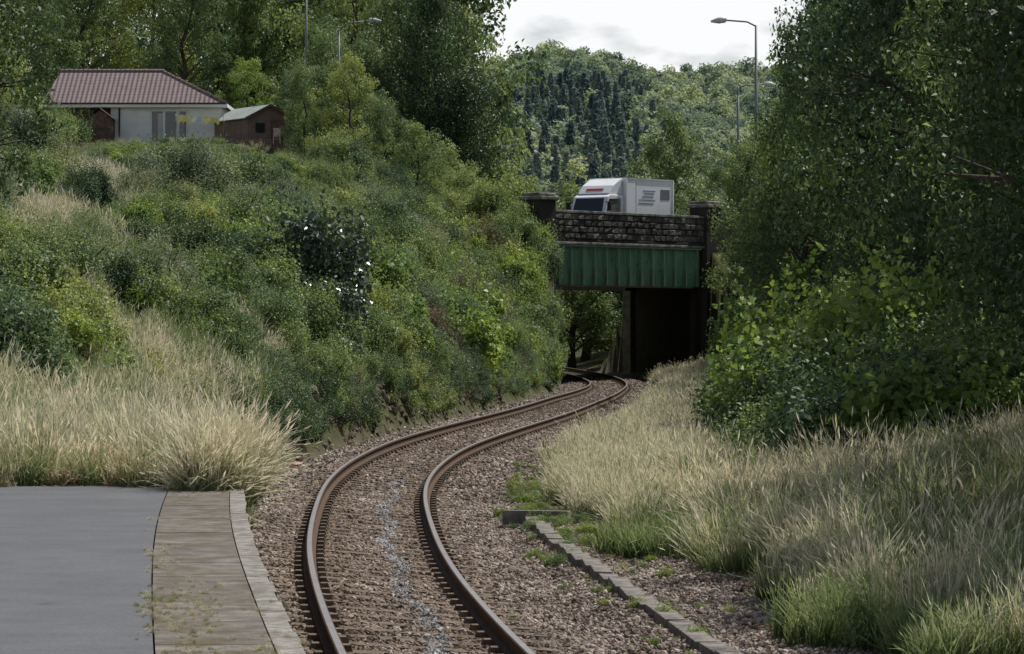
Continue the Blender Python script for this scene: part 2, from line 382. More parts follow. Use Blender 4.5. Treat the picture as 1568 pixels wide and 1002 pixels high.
def rstones(n,y0,y1,o0,o1,s0,s1):
    y=rng.uniform(y0,y1,n); o=rng.uniform(o0,o1,n); return C(y)+o,y,rng.uniform(s0,s1,n)*rng.uniform(.7,1.15,n),o
parts=[rstones(95000,22.5,52,-2.3,4.1,.02,.047),rstones(34000,52,90,-2.4,3.4,.028,.06),rstones(14000,90,160,-2.4,2.8,.04,.07)]
x=np.concatenate([p[0] for p in parts]);y=np.concatenate([p[1] for p in parts]);s=np.concatenate([p[2] for p in parts]);o=np.concatenate([p[3] for p in parts])
ph=((y-6)%.68); onsl=((ph<.12)|(ph>.56))&(np.abs(o)<1.28)
nearrail=np.abs(np.abs(o)-.7525)<.085
z=H(x,y)
keep=~(onsl&(rng.random(len(x))>.3))&~nearrail&~((o<-1.35)&(y<33))&(z<.1)
x,y,s,o,z=x[keep],y[keep],s[keep],o[keep],z[keep]
n=len(x); z=z+rng.uniform(-.01,.02,n)+np.where((np.abs(o)<1.3),.018,0)
pb=.15+.75*np.exp(-((np.abs(o)-.75)/.38)**2)+.3*(np.abs(o)<.75)
ids=np.where(rng.random(n)<pb,rng.integers(5,9,n),rng.integers(0,5,n))
instancer('ballast_stones',np.stack([x,y,z],1),rng.uniform(0,6.28,(n,3)),np.stack([s,s,s],1),ids,SC)
n=6500; y=rng.uniform(22,56,n); o=.20+rng.normal(size=n)*.05+.06*np.sin(y*.9)+.04*np.sin(y*2.3)
kp=(pn(y*0,y,2.7)+.5*rng.normal(size=n)>-.05); y=y[kp];o=o[kp];n=len(y); x=C(y)+o; s=rng.uniform(.012,.034,n)
instancer('pale_ballast_stones',np.stack([x,y,H(x,y)+.04],1),rng.uniform(0,6.28,(n,3)),np.stack([s,s,s*.6],1),rng.integers(0,4,n),SPC)  # pale stones paint the blue-white sheen between the rails
n=1700; y=rng.uniform(50,108,n); d=2.2+rng.random(n)**1.5*1.0; x=C(y)-d; s=rng.uniform(.04,.2,n)*np.where(d<2.5,.6,1)
instancer('bank_foot_rocks',np.stack([x,y,H(x,y)+.01],1),rng.uniform(0,6.28,(n,3)),np.stack([s*1.2,s,s*.9],1),rng.integers(0,5,n),RC)
# ------------------------------------------------------------------ vegetation scatter
B=coll('bush',[bush_mesh('b0',L_mid),bush_mesh('b1',L_mid,ls=.075,cnt=230),bush_mesh('b2',L_yel,ls=.1),bush_mesh('b3',L_dark,ls=.085,cnt=220),
   bush_mesh('b4',L_grey,ls=.11,asp=.3,h=1.1),bush_mesh('b5',L_sun,ls=.13,asp=.8,cnt=150),bush_mesh('b6',L_brown,ls=.1,asp=.15,k=5,cnt=100,h=1.1),bush_mesh('b7',L_gloss,ls=.12,asp=.6,cnt=180)])
G=coll('grass',[grass_mesh('g0',G_straw),grass_mesh('g1',G_straw,n=45,hmin=.6,hmax=1.1,lean=.55),grass_mesh('g2',G_green,n=60,seed=False,hmin=.25,hmax=.6,w=.011),
   grass_mesh('g3',G_green,n=50,hmin=.4,hmax=.85,w=.01,lean=.5),grass_mesh('g4',G_straw,n=60,hmin=.3,hmax=.7,lean=.8,bias=.3),grass_mesh('g5',G_brown,n=45,hmin=.25,hmax=.6,lean=.8,bias=.2)])
def IX(x,y): return 784+x/y*5000
def strawpatch(x,y):
    "pale grass clearings on the bank (world positions)"
    r=np.full(np.shape(x),-1.)
    for (cx,cy,rx,ry) in ((-12.8,104,2.2,11),(-3.6,38,1.5,6.5),(-15.5,112,1.6,10),(-8.2,64,.8,4),(-5.2,52,.7,4),(-10.4,70,.7,4),(-6.2,41,1.,3)): r=np.maximum(r,1-((x-cx)/rx)**2-((y-cy)/ry)**2)
    return r
# left bank: rounded shrub masses, each of one species, domed, with gaps between them
bx=[];by=[];bz=[];bs=[];bi=[]
nc=0; tries=0; cent=[]
while nc<560 and tries<9000:
    tries+=1
    y=rng.uniform(44,188); d=3.1+rng.random()**.9*26; x=float(C(y))-d; ix=784+x/y*5000
    if ix<-120 or strawpatch(np.array([x]),np.array([y]))[0]>-.05: continue
    R=rng.uniform(.9,2.5)
    if ix<400 and y<90: R*=.62
    if ix<400 and y<52 and rng.random()<.35: continue
    if ix<480 and y>110: R=min(R,1.0)
    if ix<560 and y>145: R=min(R,.5)
    if d-R*.8<2.6: R=min((d-2.4)/1.0,1.5)
    if any((x-a_)**2+((y-b_)*.75)**2<(.58*(R+r_))**2 for a_,b_,r_ in cent[-450:]): continue
    cent.append((x,y,R)); nc+=1
    sp=rng.choice([0,1,2,3,4,5,6],p=[.22,.20,.13,.20,.12,.08,.05])
    m_=int(5+R*R*5); r=rng.random(m_)**.5; an=rng.uniform(0,6.28,m_)
    px=x+np.cos(an)*r*R*.8; py=y+np.sin(an)*r*R*.8
    bx+=list(px); by+=list(py)
    dome=R*.95*(1-r*r)
    ss=np.clip(R*.48,.28,.8)*rng.uniform(.75,1.2,m_)
    bz+=list(H(px,py)+dome*.8-.05); bs+=list(ss); bi+=list(np.where(rng.random(m_)<.1,rng.integers(0,6,m_),sp))
bx,by,bz,bs,bi=map(np.array,(bx,by,bz,bs,bi)); scatter('embankment_bushes',bx,by,bs,bi,B,hz=bz,sz=1.1)
n=4300; y=rng.uniform(44,192,n); d=2.9+rng.random(n)**.9*27; x=C(y)-d; ix=IX(x,y)
kp=(ix>-80)&((strawpatch(x,y)<.1)|(rng.random(n)<.2)); x,y,d=x[kp],y[kp],d[kp]; n=len(x)
scatter('embankment_undergrowth',x,y,rng.uniform(.2,.55,n)*np.where(d<3.6,.8,1),rng.choice([0,1,2,4,6,3,4,1],n),B,zo=-.05)
n=950; y=rng.uniform(50,140,n); d=2.5+rng.random(n)*.9; x=C(y)-d; kp=(pn(x,y,.8)>-.45); x,y=x[kp],y[kp]; n=len(x); scatter('hanging_ivy',x,y,rng.uniform(.22,.55,n),rng.choice([0,3,1,2,6,4,3],n),B,zo=.05,tilt=.5)
n=380; y=rng.uniform(128,147.5,n); x=rng.uniform(-4,2.1,n); t_,v_=tv(x,y); dd=C(y)-x; kp=(v_<-.5)&(dd>2.3); x,y=x[kp],y[kp]; n=len(x)
scatter('bridge_end_bushes',x,y,rng.uniform(.5,1.0,n),rng.choice([0,1,2,5,0],n),B,zo=.1,sz=1.2)
def grass(name,x,y,ids,s0,s1,hz=None,tilt=.14):
    n=len(x); return scatter(name,x,y,rng.uniform(s0,s1,n),ids,G,tilt=tilt,hz=hz)
n=9500; y=33+rng.random(n)**1.3*50; d=1.7+rng.random(n)*14; x=C(y)-d; ix=IX(x,y)
kp=(ix>-40)&~((ix>420)&(y>46))&~((y>44)&(d<2.4))&(y>32.9); x,y=x[kp],y[kp]; n=len(x); q=pn(x,y,.45)+rng.normal(size=n)*.4+np.where(strawpatch(x,y)>0,.7,-.15)
ids=np.where(q<-.4,2,np.where(q<.1,3,np.where(q<.5,0,np.where(q<.9,1,4)))); ids=np.where((y<37)&(rng.random(n)<.3),5,ids)
grass('embankment_grass',x,y,ids,.5,1.0)
n=7500; y=rng.uniform(60,199,n); d=2.6+rng.random(n)*30; x=C(y)-d; ixx=IX(x,y); sp=strawpatch(x,y)>-.1
kp=((pn(x,y,.4)>.35)|sp|((y>160)&(ixx<450)))&(ixx>-60)&((ixx<520)|(rng.random(n)<.35)); x,y,sp=x[kp],y[kp],sp[kp]; n=len(x)
ids=np.where(sp,rng.choice([0,1,4,0],n),rng.choice([0,2,3,1,1],n))
s=np.where(IX(x,y)<480,np.where(y>120,rng.uniform(.35,.6,n),rng.uniform(.7,1.1,n)),rng.uniform(.8,1.2,n))
scatter('embankment_tall_grass',x,y,s,ids,G)
# right grasses
n=19000; y=25+rng.random(n)**1.4*125; e=3.15+.75*(1-sst(36,42,y))-.8*sst(90,120,y)+rng.random(n)**1.2*7+.3*np.sin(y*.6)+.25*np.sin(y*1.7); x=C(y)+e; ix=IX(x,y)
kp=(ix<1640)&(e>2.3); x,y,e=x[kp],y[kp],e[kp]; n=len(x); q=pn(x,y,.5)+rng.normal(size=n)*.45+np.where(y<42,-.7,.55)+np.where((e>5.8)&(y<70),-.6,0)
ids=np.where(q<-.4,2,np.where(q<0,3,np.where(q<.35,0,np.where(q<.6,1,4))))
grass('trackside_grass',x,y,ids,.42,.85,tilt=.2)
n=300; y=rng.uniform(27,48,n); e=4.3+rng.random(n)*4; x=C(y)+e; kp=IX(x,y)<1600; x,y=x[kp],y[kp]
grass('tall_seeding_grass',x,y,rng.choice([1,5,3],len(x)),.8,1.15,tilt=.25)
n=480; y=np.concatenate([rng.normal(51,4,240),rng.normal(43,3,110),rng.uniform(26,70,130)]); x=C(y)+2.7+rng.normal(size=n)*.5; o=x-C(y); kp=(o>1.8); x,y=x[kp],y[kp]; n=len(x)
scatter('cess_weeds',x,y,rng.uniform(.05,.17,n)*rng.choice([.6,1],n),rng.choice([2,2,5,0,6],n),B)
n=90; y=rng.uniform(33,62,n); x=C(y)-1.9-rng.random(n)*.4
scatter('ballast_weeds',x,y,rng.uniform(.04,.12,n),rng.choice([2,0,4],n),B)
n=9; y=rng.uniform(27,46,n); x=C(y)+rng.choice([-.62,.95,1.1],n); scatter('track_weeds',x,y,rng.uniform(.04,.08,n),rng.choice([2],n),B)
# right bushes
n=1200; y=rng.uniform(48,150,n); e=6.6-1.2*sst(100,130,y)+rng.random(n)*6; x=C(y)+e; s=rng.uniform(.7,1.5,n)
kp=~((IX(x,y)<1125)&(y>95)); x,y,s=x[kp],y[kp],s[kp]; n=len(x)
scatter('cutting_bushes',x,y,s,rng.choice([0,1,3,5,3,3],n),B,zo=.1)
n=220; y=rng.uniform(128,154,n); x=rng.uniform(9.6,14,n); kp=(IX(x,y)>1140); x,y=x[kp],y[kp]; scatter('bridge_side_bushes',x,y,rng.uniform(.6,1.2,len(x)),rng.choice([0,1,2,3],len(x)),B,zo=.2,sz=1.3)
def shrub(name,x,y,s,me,sz=1,rz=0):
    o=link(bpy.data.objects.new(name,me)); o.location=(x,y,float(H(x,y))); o.scale=(s,s,s*sz); o.rotation_euler=(0,0,rz); return o
laurel=bush_mesh('laurel',L_gloss,k=16,cnt=330,ls=.1,spread=.75,h=1.5)
shrub('laurel_shrub',-5.2,82,1.6,laurel,1.3); shrub('laurel_shrub',-4.5,79,1.15,laurel,1.15,2)
syc=bush_mesh('sycamore',L_sun,k=18,cnt=240,ls=.12,asp=.85,spread=.8,h=1.4)
for i,(x_,y_,s_) in enumerate([(5.6,62,1.4),(6.6,60,1.7),(7.7,60,1.6),(6.2,66,1.6),(7.2,56,1.1),(9.2,112,1.9),(5.3,65,1.2),(-6.9,72,.8),(-3.4,92,1.1),(-1.6,104,1.2),(-4.5,100,1.3),(-1.5,118,1.3)]): shrub('sycamore_sapling',x_,y_,s_,syc,1.15,i*1.3)
for x_,y_,s_ in [(3.5,51,.42),(3.95,50,.5),(3.3,54,.3)]: shrub('bramble_plant',x_,y_,s_,syc,.9,x_)
for x_,y_,s_ in [(2.95,27.5,.28),(3.3,28.5,.2)]: shrub('nettle_plant',x_,y_,s_,bpy.data.meshes['b2'],1.6,x_)
# ------------------------------------------------------------------ trees
T=[tree_mesh('t0',L_mid),tree_mesh('t1',L_dark,cr=2.9,base=.18,ls=.14,cnt=220),tree_mesh('t2',L_yel,cr=3.4,ls=.15,base=.15),
   tree_mesh('t3',L_mid,cr=2.7,nl=40,ls=.17,shape=1,base=.12,clr=.75),tree_mesh('t4',L_sun,cr=3.5,ls=.17,base=.12,cnt=190),
   tree_mesh('t5',L_deep,cr=3.4,nl=40,ls=.13,base=.12,cnt=240),tree_mesh('t6',L_mid,cr=3.2,nl=30,nsub=5,ls=.19,asp=.3,base=.2,clr=.7,cnt=170)]
names=['broadleaf_tree','ash_tree','hawthorn_tree','birch_tree','sycamore_tree','oak_tree','rowan_tree']
def tree(x,y,ztop,k,wid=1.):
    z=float(H(x,y)); s=(ztop-z)/10.2; o=link(bpy.data.objects.new(names[k],T[k])); o.location=(x,y,z); w=s*wid
    o.scale=(w,w,s); o.rotation_euler=(0,0,rng.uniform(0,6.28)); return o
for a in [(9.6,55,12.5,5,.8),(10.6,63,14,6,.8),(9.6,71,14,1,.75),(11.6,80,15.5,5,.8),(11.3,91,15.5,1,.75),(11.8,101,15.5,6,.7),(12.6,112,17,3,.75),(12.4,120,18,0,.55),
          (13.5,133,15.5,4,.7),(12.9,143,12.5,1,.8),(15.5,126,20,0,.7),(16,142,19,5,.7),(18,155,16,0,.8),(16,166,15,2,.8),
          (16,75,17,1,.8),(17,90,18,5,.8),(18,105,19,0,.8),(8.2,45,12.,5,.72),(9.0,40,12.5,5,.8),(8.4,50.5,9.5,1,.9),
          (8.0,35.5,11.5,5,.75),(7.6,30.5,10.,5,.7),
          (12.3,148,12.4,2,.75),(11.4,139,9.5,0,.75),(12.1,134,12.5,6,.7)]: tree(*a)
for a in [(-3.5,172,11.8,2,.9),(0,178,10.6,0,.9),(3.5,188,10.3,2,.9),(6.3,196,10.6,0,1.),(9.9,200,15.2,2,.7),(13.5,186,12.4,2,.9),(15.5,190,15,0,.9),(18,182,15,2,.9),(8,208,10.0,4,1.3),(4.5,202,9.5,2,1.3),
          (-1,205,11.8,0,.9),(15,225,14,2,1.),(21,200,17,0,1),(-5,200,13,4,.9),(6,188,6.0,2,1.5),(9.5,189,8,4,1.4)]: tree(*a)
for i,xi in enumerate(range(20,700,52)):
    yy_=222+((i*37)%23); tree((xi-784)/5000*yy_,yy_,27.5+((i*13)%5),[0,3,6,0,2,6][i%6],.75)
for i,xi in enumerate(range(40,640,100)):
    yy_=262+((i*29)%20); tree((xi-784)/5000*yy_,yy_,33,[0,1,6][i%3],.8)
for a in [(-4.3,193,23.5,1,.62),(-3.2,190,17.5,5,.7),(-6.5,196,22,1,.6),(-10.6,188,17.5,3,.8),(-8.8,180,17.0,2,.85),(-7.0,174,14.6,6,.9),(-5,168,12.6,2,.9),(-14.0,212,19,0,.8),(-11.5,202,21,6,.8),(-8.5,190,19,0,.85),
          (-17.5,217,20,4,.8),(-2.3,163,10.2,0,.9),(-8.4,165,11.2,0,.9)]: tree(*a)
tree(-10.7,60,12.5,1,.8); tree(-16.5,88,15,0,.8); tree(-20.5,124,15,2,.8); tree(-31,200,19,0,.8)
# distant wooded hill
def blob_tree(name,mat,con):
    cens=[];rads=[]
    if con:
        for i in range(26):
            f=i/26; an=i*2.4; r=(1-f)*2.3; cens.append(np.array([math.cos(an)*r*.6,math.sin(an)*r*.6,1.5+f*11])); rads.append(.5+(1-f)*1.3)
    else:
        for i in range(20):
            an=rng.uniform(0,6.28); r=3.4*rng.random()**.5; cens.append(np.array([math.cos(an)*r,math.sin(an)*r,2.5+rng.random()*5.5*(1-.08*r*r/1.2)])); rads.append(rng.uniform(1.1,1.9))
    P,Nn,Sz=clumps(cens,rads,[85]*len(cens),.62,.8)
    v,f=tube_geo([(0,0,-1),(0,0,6)],[.3,.1],5)
    return build(name,leaves(P,Nn,Sz,.8),(v,f),[mat,bark])
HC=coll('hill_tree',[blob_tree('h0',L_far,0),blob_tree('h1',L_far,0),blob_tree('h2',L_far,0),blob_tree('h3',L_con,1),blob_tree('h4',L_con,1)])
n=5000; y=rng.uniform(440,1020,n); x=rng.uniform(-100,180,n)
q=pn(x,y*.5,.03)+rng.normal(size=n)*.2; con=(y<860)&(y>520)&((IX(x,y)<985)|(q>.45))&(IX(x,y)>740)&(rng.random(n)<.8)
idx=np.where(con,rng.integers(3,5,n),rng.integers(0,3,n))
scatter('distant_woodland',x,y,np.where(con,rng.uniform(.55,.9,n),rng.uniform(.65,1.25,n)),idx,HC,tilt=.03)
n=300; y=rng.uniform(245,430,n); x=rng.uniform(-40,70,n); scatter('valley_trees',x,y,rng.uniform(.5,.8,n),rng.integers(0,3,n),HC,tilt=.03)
# ------------------------------------------------------------------ platform
plat=empty('station_platform')
m=M('asphalt'); p=m.pos(); mp=m.new('ShaderNodeMapping'); mp.inputs['Scale'].default_value=(.8,1.2,1); m.l.new(p,mp.inputs[0])
c=m.ramp(m.noise(1.2,7,mp.outputs[0],.7),[(.3,(.075,.077,.084)),(.7,(.14,.142,.15))]); c=m.mix(.35,c,m.ramp(m.noise(90,2,p),[(.3,(.05,.05,.055)),(.7,(.2,.2,.205))]))
c=m.mix(m.ramp(m.noise(3.5,6,p,.75),[(.6,(0,0,0)),(.7,(.6,.6,.6))]),c,(.06,.06,.06))
m.col(c); m.r(.85,.2); m.bump(m.noise(120,2,p),.35,.01)
asph=m.m
m=M('platform_slab'); p=m.pos(); gi_=m.new('ShaderNodeNewGeometry'); c=m.ramp(m.noise(4.5,8,p,.65),[(.3,(.085,.075,.062)),(.5,(.155,.14,.12)),(.7,(.23,.21,.185))]); c=m.mix(1,c,m.ramp(gi_.outputs['Random Per Island'],[(0,(.9,.9,.9)),(1,(1.1,1.1,1.1))]),'MULTIPLY'); m.col(m.mix(m.ramp(m.noise(1.9,8,p,.8),[(.48,(0,0,0)),(.6,(.85,.85,.85))]),c,(.1,.08,.05))); m.r(.9,.15); m.bump(m.noise(30,5,p),.6,.02); slab=m.m
m=M('coping_edge'); p=m.pos(); m.col(m.ramp(m.noise(7,8,p,.75),[(.32,(.09,.082,.066)),(.5,(.21,.195,.17)),(.68,(.36,.34,.31))])); m.r(.85,.2); m.bump(m.noise(30,5,p),.6,.02); coping=m.m
wallm=simple('platform_wall',(.10,.085,.07),.9,.4,4,bump=.5)
ysp=np.arange(-6,32.71,.62)
vs=[];fs=[]
for y in ysp:
    e=float(C(y))-1.44; vs+=[(e-.72,y,.895),(-16,y,.895)]
for i in range(len(ysp)-1): b=i*2; fs.append((b,b+2,b+3,b+1)) 
mesh_obj('asphalt_surface',vs,fs,asph,parent=plat)
def strip(name,o0,o1,ztop,zb,mat,gap,jz=0,jx=0,step=1):
    vs=[];fs=[]; yq=ysp[::step]
    for i in range(len(yq)-1):
        y0=yq[i]+gap; y1=yq[i+1]-gap; b=len(vs); dz=rng.uniform(-jz,jz); q=rng.uniform(-jx,jx)
        e0=float(C(yq[i]))-1.44; e1=float(C(yq[i+1]))-1.44
        for z in(zb,ztop+dz): vs+=[(e0-o0,y0,z),(e0-o1+q,y0,z),(e1-o1+q,y1,z),(e1-o0,y1,z)]
        fs+=[(b+4,b+5,b+6,b+7),(b,b+1,b+5,b+4),(b+1,b+2,b+6,b+5),(b+2,b+3,b+7,b+6),(b+3,b,b+4,b+7)]
    return mesh_obj(name,vs,fs,mat,parent=plat)
strip('edge_slabs',.71,.125,.9,.8,slab,.002,.0015,step=1); strip('coping_stones',.118,-.02,.905,.78,coping,.002,.003,.01)
vs=[];fs=[]
for y in ysp:
    e=float(C(y))-1.44; vs+=[(e-.1,y,-.5),(e-.1,y,.79),(e-.72,y,.79)]
for i in range(len(ysp)-1): b=i*3; fs+=[(b,b+1,b+4,b+3),(b+1,b+2,b+5,b+4)]
e=float(C(ysp[-1]))-1.44
mesh_obj('facing_wall',vs,fs,wallm,parent=plat)
box('end_wall',(14,.25,1.3),(e-7.1,float(ysp[-1])+.13,.24),wallm,plat)
n=1300; y=np.concatenate([rng.uniform(13,31,700),rng.uniform(14,19.5,600)]); x=C(y)-1.44-rng.choice([.12,.4,.55,.7,.72],n)+rng.normal(size=n)*.07; kp=((pn(x*3,y,1.2)>.2)|((y<19.5)&(pn(x*4,y,2.)>-.05)))&(x>C(y)-1.44-.8); x,y=x[kp],y[kp]
scatter('platform_weeds',x,y,rng.uniform(.02,.075,len(x)),rng.choice([2,4,5,5,4],len(x)),G,hz=np.full(len(x),.89),tilt=.35)
n=700; y=32.3+rng.random(n)**1.5*1.1; x=-2.85-rng.random(n)*5; y=y+.15*np.sin(x*4)+.1*np.sin(x*9); scatter('platform_end_grass',x,y,rng.uniform(.2,.7,n),rng.choice([2,3,4,5,5,5],n),G,hz=np.full(n,.84),tilt=.35)
n=120; y=rng.uniform(31.4,33.6,n); x=-2.7-rng.random(n)*.4; scatter('platform_corner_grass',x,y,rng.uniform(.5,1.05,n),rng.choice([0,4,1],n),G,hz=np.full(n,.82),tilt=.35)
# ------------------------------------------------------------------ cable troughs
tr=empty('cable_trough'); conc=simple('trough_concrete',(.19,.172,.155),.9,.35,7,bump=.5)
y=20.;k=0
while y<47:
    c,Tt,R=frame(y); o=2.56-.3*float(sst(30,46,y)); x_=c+o; box('trough_lid_%d'%k,(.2,.94,.16),(x_+rng.normal()*.01,y,-.295+rng.uniform(-.018,.012)),conc,tr,rot=(rng.normal()*.01,rng.normal()*.03,math.atan2(-Tt[0]-.02,Tt[1])+rng.normal()*.012),bevel=.012); y+=.95;k+=1
for (x_,y_,r_) in [(1.27,48.5,.5),(1.2,50.5,.1),(1.18,60,.05),(1.17,61.2,-.03),(1.2,62.4,.02),(.35,46.2,1.3)]:
    box('trough_lid_%d'%k,(.22,.95,.2),(x_,y_,-.25),conc,tr,rot=(0,.03,r_),bevel=.012);k+=1
lid=simple('faded_pink_plastic',(.5,.27,.25),.5); 
v,f=tube_geo([(0,0,0),(0,0,.03),(0,0,.045)],[.15,.15,.11],14); o=mesh_obj('plastic_lid',v,f,lid); o.location=(-3.95,60.5,float(H(-3.95,60.5))+.05); o.rotation_euler=(.12,.1,0)
# ------------------------------------------------------------------ bridge
br=empty('road_bridge'); br.location=(A[0],A[1],0); br.rotation_euler=(0,0,math.atan2(U[1],U[0]))
m=M('green_paint'); p=m.obj(); c=m.ramp(m.noise(.8,5,p),[(.3,(.12,.25,.16)),(.7,(.2,.37,.24))])
mp=m.new('ShaderNodeMapping'); mp.inputs['Scale'].default_value=(5,1,.5); m.l.new(p,mp.inputs[0])
c=m.mix(m.ramp(m.noise(1.5,7,mp.outputs[0],.7),[(.5,(0,0,0)),(.66,(1,1,1))]),c,(.13,.11,.085)); c=m.mix(m.ramp(m.noise(2.2,6,p,.7),[(.6,(0,0,0)),(.68,(.8,.8,.8))]),c,(.03,.03,.025)); m.col(c); m.r(.55,.35); green=m.m
m=M('rusty_steel'); m.col(m.ramp(m.noise(3,6,m.obj()),[(.3,(.02,.018,.015)),(.7,(.06,.045,.035))])); m.r(.85,.2); rust=m.m
m=M('dark_masonry'); p=m.obj(); oi=m.new('ShaderNodeNewGeometry'); c=m.ramp(oi.outputs['Random Per Island'],[(0,(.06,.056,.056)),(.6,(.12,.112,.106)),(1,(.19,.18,.165))]); c=m.mix(1,c,m.ramp(m.noise(4,7,p),[(.3,(.5,.5,.5)),(.7,(1.35,1.35,1.3))]),'MULTIPLY'); m.col(c); m.r(.9,.15); m.bump(m.noise(9,7,p),.8,.08); mason=m.m
m=M('sooty_brick'); p=m.obj(); bt=m.new('ShaderNodeTexBrick'); bt.inputs['Scale'].default_value=4.5; bt.inputs['Color1'].default_value=(.05,.042,.038,1); bt.inputs['Color2'].default_value=(.075,.058,.048,1); bt.inputs['Mortar'].default_value=(.025,.023,.022,1)  # very dark brick, blotched by noise
rt=m.new('ShaderNodeMapping'); rt.inputs['Rotation'].default_value=(math.pi/2,0,0); m.l.new(p,rt.inputs[0]); m.l.new(rt.outputs[0],bt.inputs['Vector']); m.col(m.mix(.5,bt.outputs[0],m.ramp(m.noise(1.5,5,p),[(.3,(.025,.025,.025)),(.7,(.075,.068,.06))]))); m.r(.95,.1); brick=m.m
stonec=simple('string_course',(.22,.205,.19),.9,.5,2.5,bump=.5)
Ls=11.5
box('girder_web',(Ls,.04,1.75),(Ls/2,0,5.08),green,br)
box('girder_bottom_flange',(Ls,.42,.07),(Ls/2,.02,4.165),rust,br)
box('girder_top_flange',(Ls,.42,.06),(Ls/2,.02,5.99),green,br)
for i in range(13):
    xx_=.35+i*.9; box('stiffener_%d'%i,(.035,.16,1.74),(xx_,-.10,5.08),green,br); box('stiffener_plate_%d'%i,(.16,.012,1.74),(xx_,-.027,5.08),green,br)
box('deck',(Ls+1.5,9.6,.5),(Ls/2+4.2,5.2,5.8),rust,br)
for i in range(8): box('cross_girder_%d'%i,(.3,9.4,.6),(1+i*1.5,5.2,4.6),rust,br)
box('far_girder',(Ls+1,.1,1.9),(Ls/2+9,10.3,5.1),rust,br)
box('string_course_lower',(Ls+1.2,.62,.12),(Ls/2-.1,.1,6.1),stonec,br,bevel=.02)
box('string_course_upper',(Ls+1.2,.54,.12),(Ls/2-.1,.1,6.23),brick,br,bevel=.02)
vs=[];fs=[]
rowh=.29
for r_ in range(4):
    xq=-.2-(r_%2)*.2
    while xq<Ls+.2:
        w_=rng.uniform(.38,.62); x0,x1=xq+.008,xq+w_-.008; z0=6.3+r_*rowh+.006; z1=z0+rowh-.012; pr=rng.uniform(.03,.1); b=len(vs)
        vs+=[(x0,-.12,z0),(x1,-.12,z0),(x1,-.12,z1),(x0,-.12,z1),(x0+.05,-.12-pr,z0+.05),(x1-.05,-.12-pr*rng.uniform(.6,1.2),z0+.04),(x1-.04,-.12-pr,z1-.05),(x0+.05,-.12-pr*rng.uniform(.5,1.2),z1-.04)]
        fs+=[(b+4,b+5,b+6,b+7),(b,b+1,b+5,b+4),(b+1,b+2,b+6,b+5),(b+2,b+3,b+7,b+6),(b+3,b,b+4,b+7)]
        xq+=w_
mesh_obj('parapet_blocks',vs,fs,mason,parent=br)
box('parapet_core',(Ls+.7,.4,1.17),(Ls/2,.09,6.885),brick,br)
box('parapet_coping',(Ls+.8,.58,.12),(Ls/2,.09,7.53),stonec,br,bevel=.02)
box('far_parapet',(Ls+20,.4,1.2),(Ls/2+9,10.3,6.9),brick,br)
for nm,xx_ in(('pier_left',-.75),('pier_right',Ls+.75)):
    box(nm,(1.15,1.0,8.2),(xx_,.15,3.9),brick,br); box(nm+'_cap',(1.4,1.25,.16),(xx_,.15,8.08),stonec,br,bevel=.03); box(nm+'_cap_top',(1.15,1.0,.16),(xx_,.15,8.24),stonec,br,bevel=.05)
adir=np.array([-.18,1.]); adir/=np.linalg.norm(adir)
al=(adir@U,adir@N)
pale=simple('lit_abutment_end',(.3,.27,.23),.9,.3,3,bump=.4)  # pale colour paints the light caught by the abutment's far end
def abut(nm,x0,side,mat):
    Lw=10.6/al[1]; p0=(x0,0); p1=(x0+al[0]*Lw,10.6); w=1.6*side
    poly=[p0,p1,(p1[0]+w,p1[1]),(p0[0]+w,p0[1])]
    vs=[(q[0],q[1],-.6) for q in poly]+[(q[0],q[1],5.54) for q in poly]; fs=[(0,1,5,4),(1,2,6,5),(2,3,7,6),(3,0,4,7),(4,5,6,7)]
    mesh_obj(nm,vs,fs,mat,parent=br)
    box(nm+'_lit_end',(.5,.5,6),(p1[0]-.1*side,p1[1]+.25,2.5),pale,br)  # added pale block for the lit far end of the wall
abut('abutment_left',.15,-1,brick); abut('abutment_right',Ls-.1,1,brick)
box('wing_parapet',(16,.4,1.25),(Ls+9.4,.1,6.75),brick,br)
box('wing_wall',(1.6,.5,6.6),(Ls+2.2,-.05,3.0),brick,br)
# ivy spilling down beside the right-hand pier
n=90; t_=rng.uniform(Ls+1.6,Ls+4.5,n); v_=rng.uniform(-1.6,-.5,n); px,py=RW(t_,v_); scatter('pier_ivy',px,py,rng.uniform(.4,.8,n),rng.choice([0,3,3,1],n),B,hz=rng.uniform(.8,6.2,n))
road=M('road_asphalt'); road.col(road.ramp(road.noise(3,5,road.pos()),[(.3,(.04,.04,.042)),(.7,(.065,.065,.068))])); road.r(.9,.2)
def quadstrip(nm,t0,t1,v0,v1,z,mat):
    pts=[RW(t0,v0),RW(t1,v0),RW(t1,v1),RW(t0,v1)]; mesh_obj(nm,[(p_[0],p_[1],z) for p_ in pts],[(0,1,2,3)],mat)
quadstrip('road',-6,60,.5,10.0,6.2,road.m)
white=simple('white_line',(.7,.7,.68),.7,.1,5)
quadstrip('road_centre_line',-6,60,5.2,5.3,6.204,white)
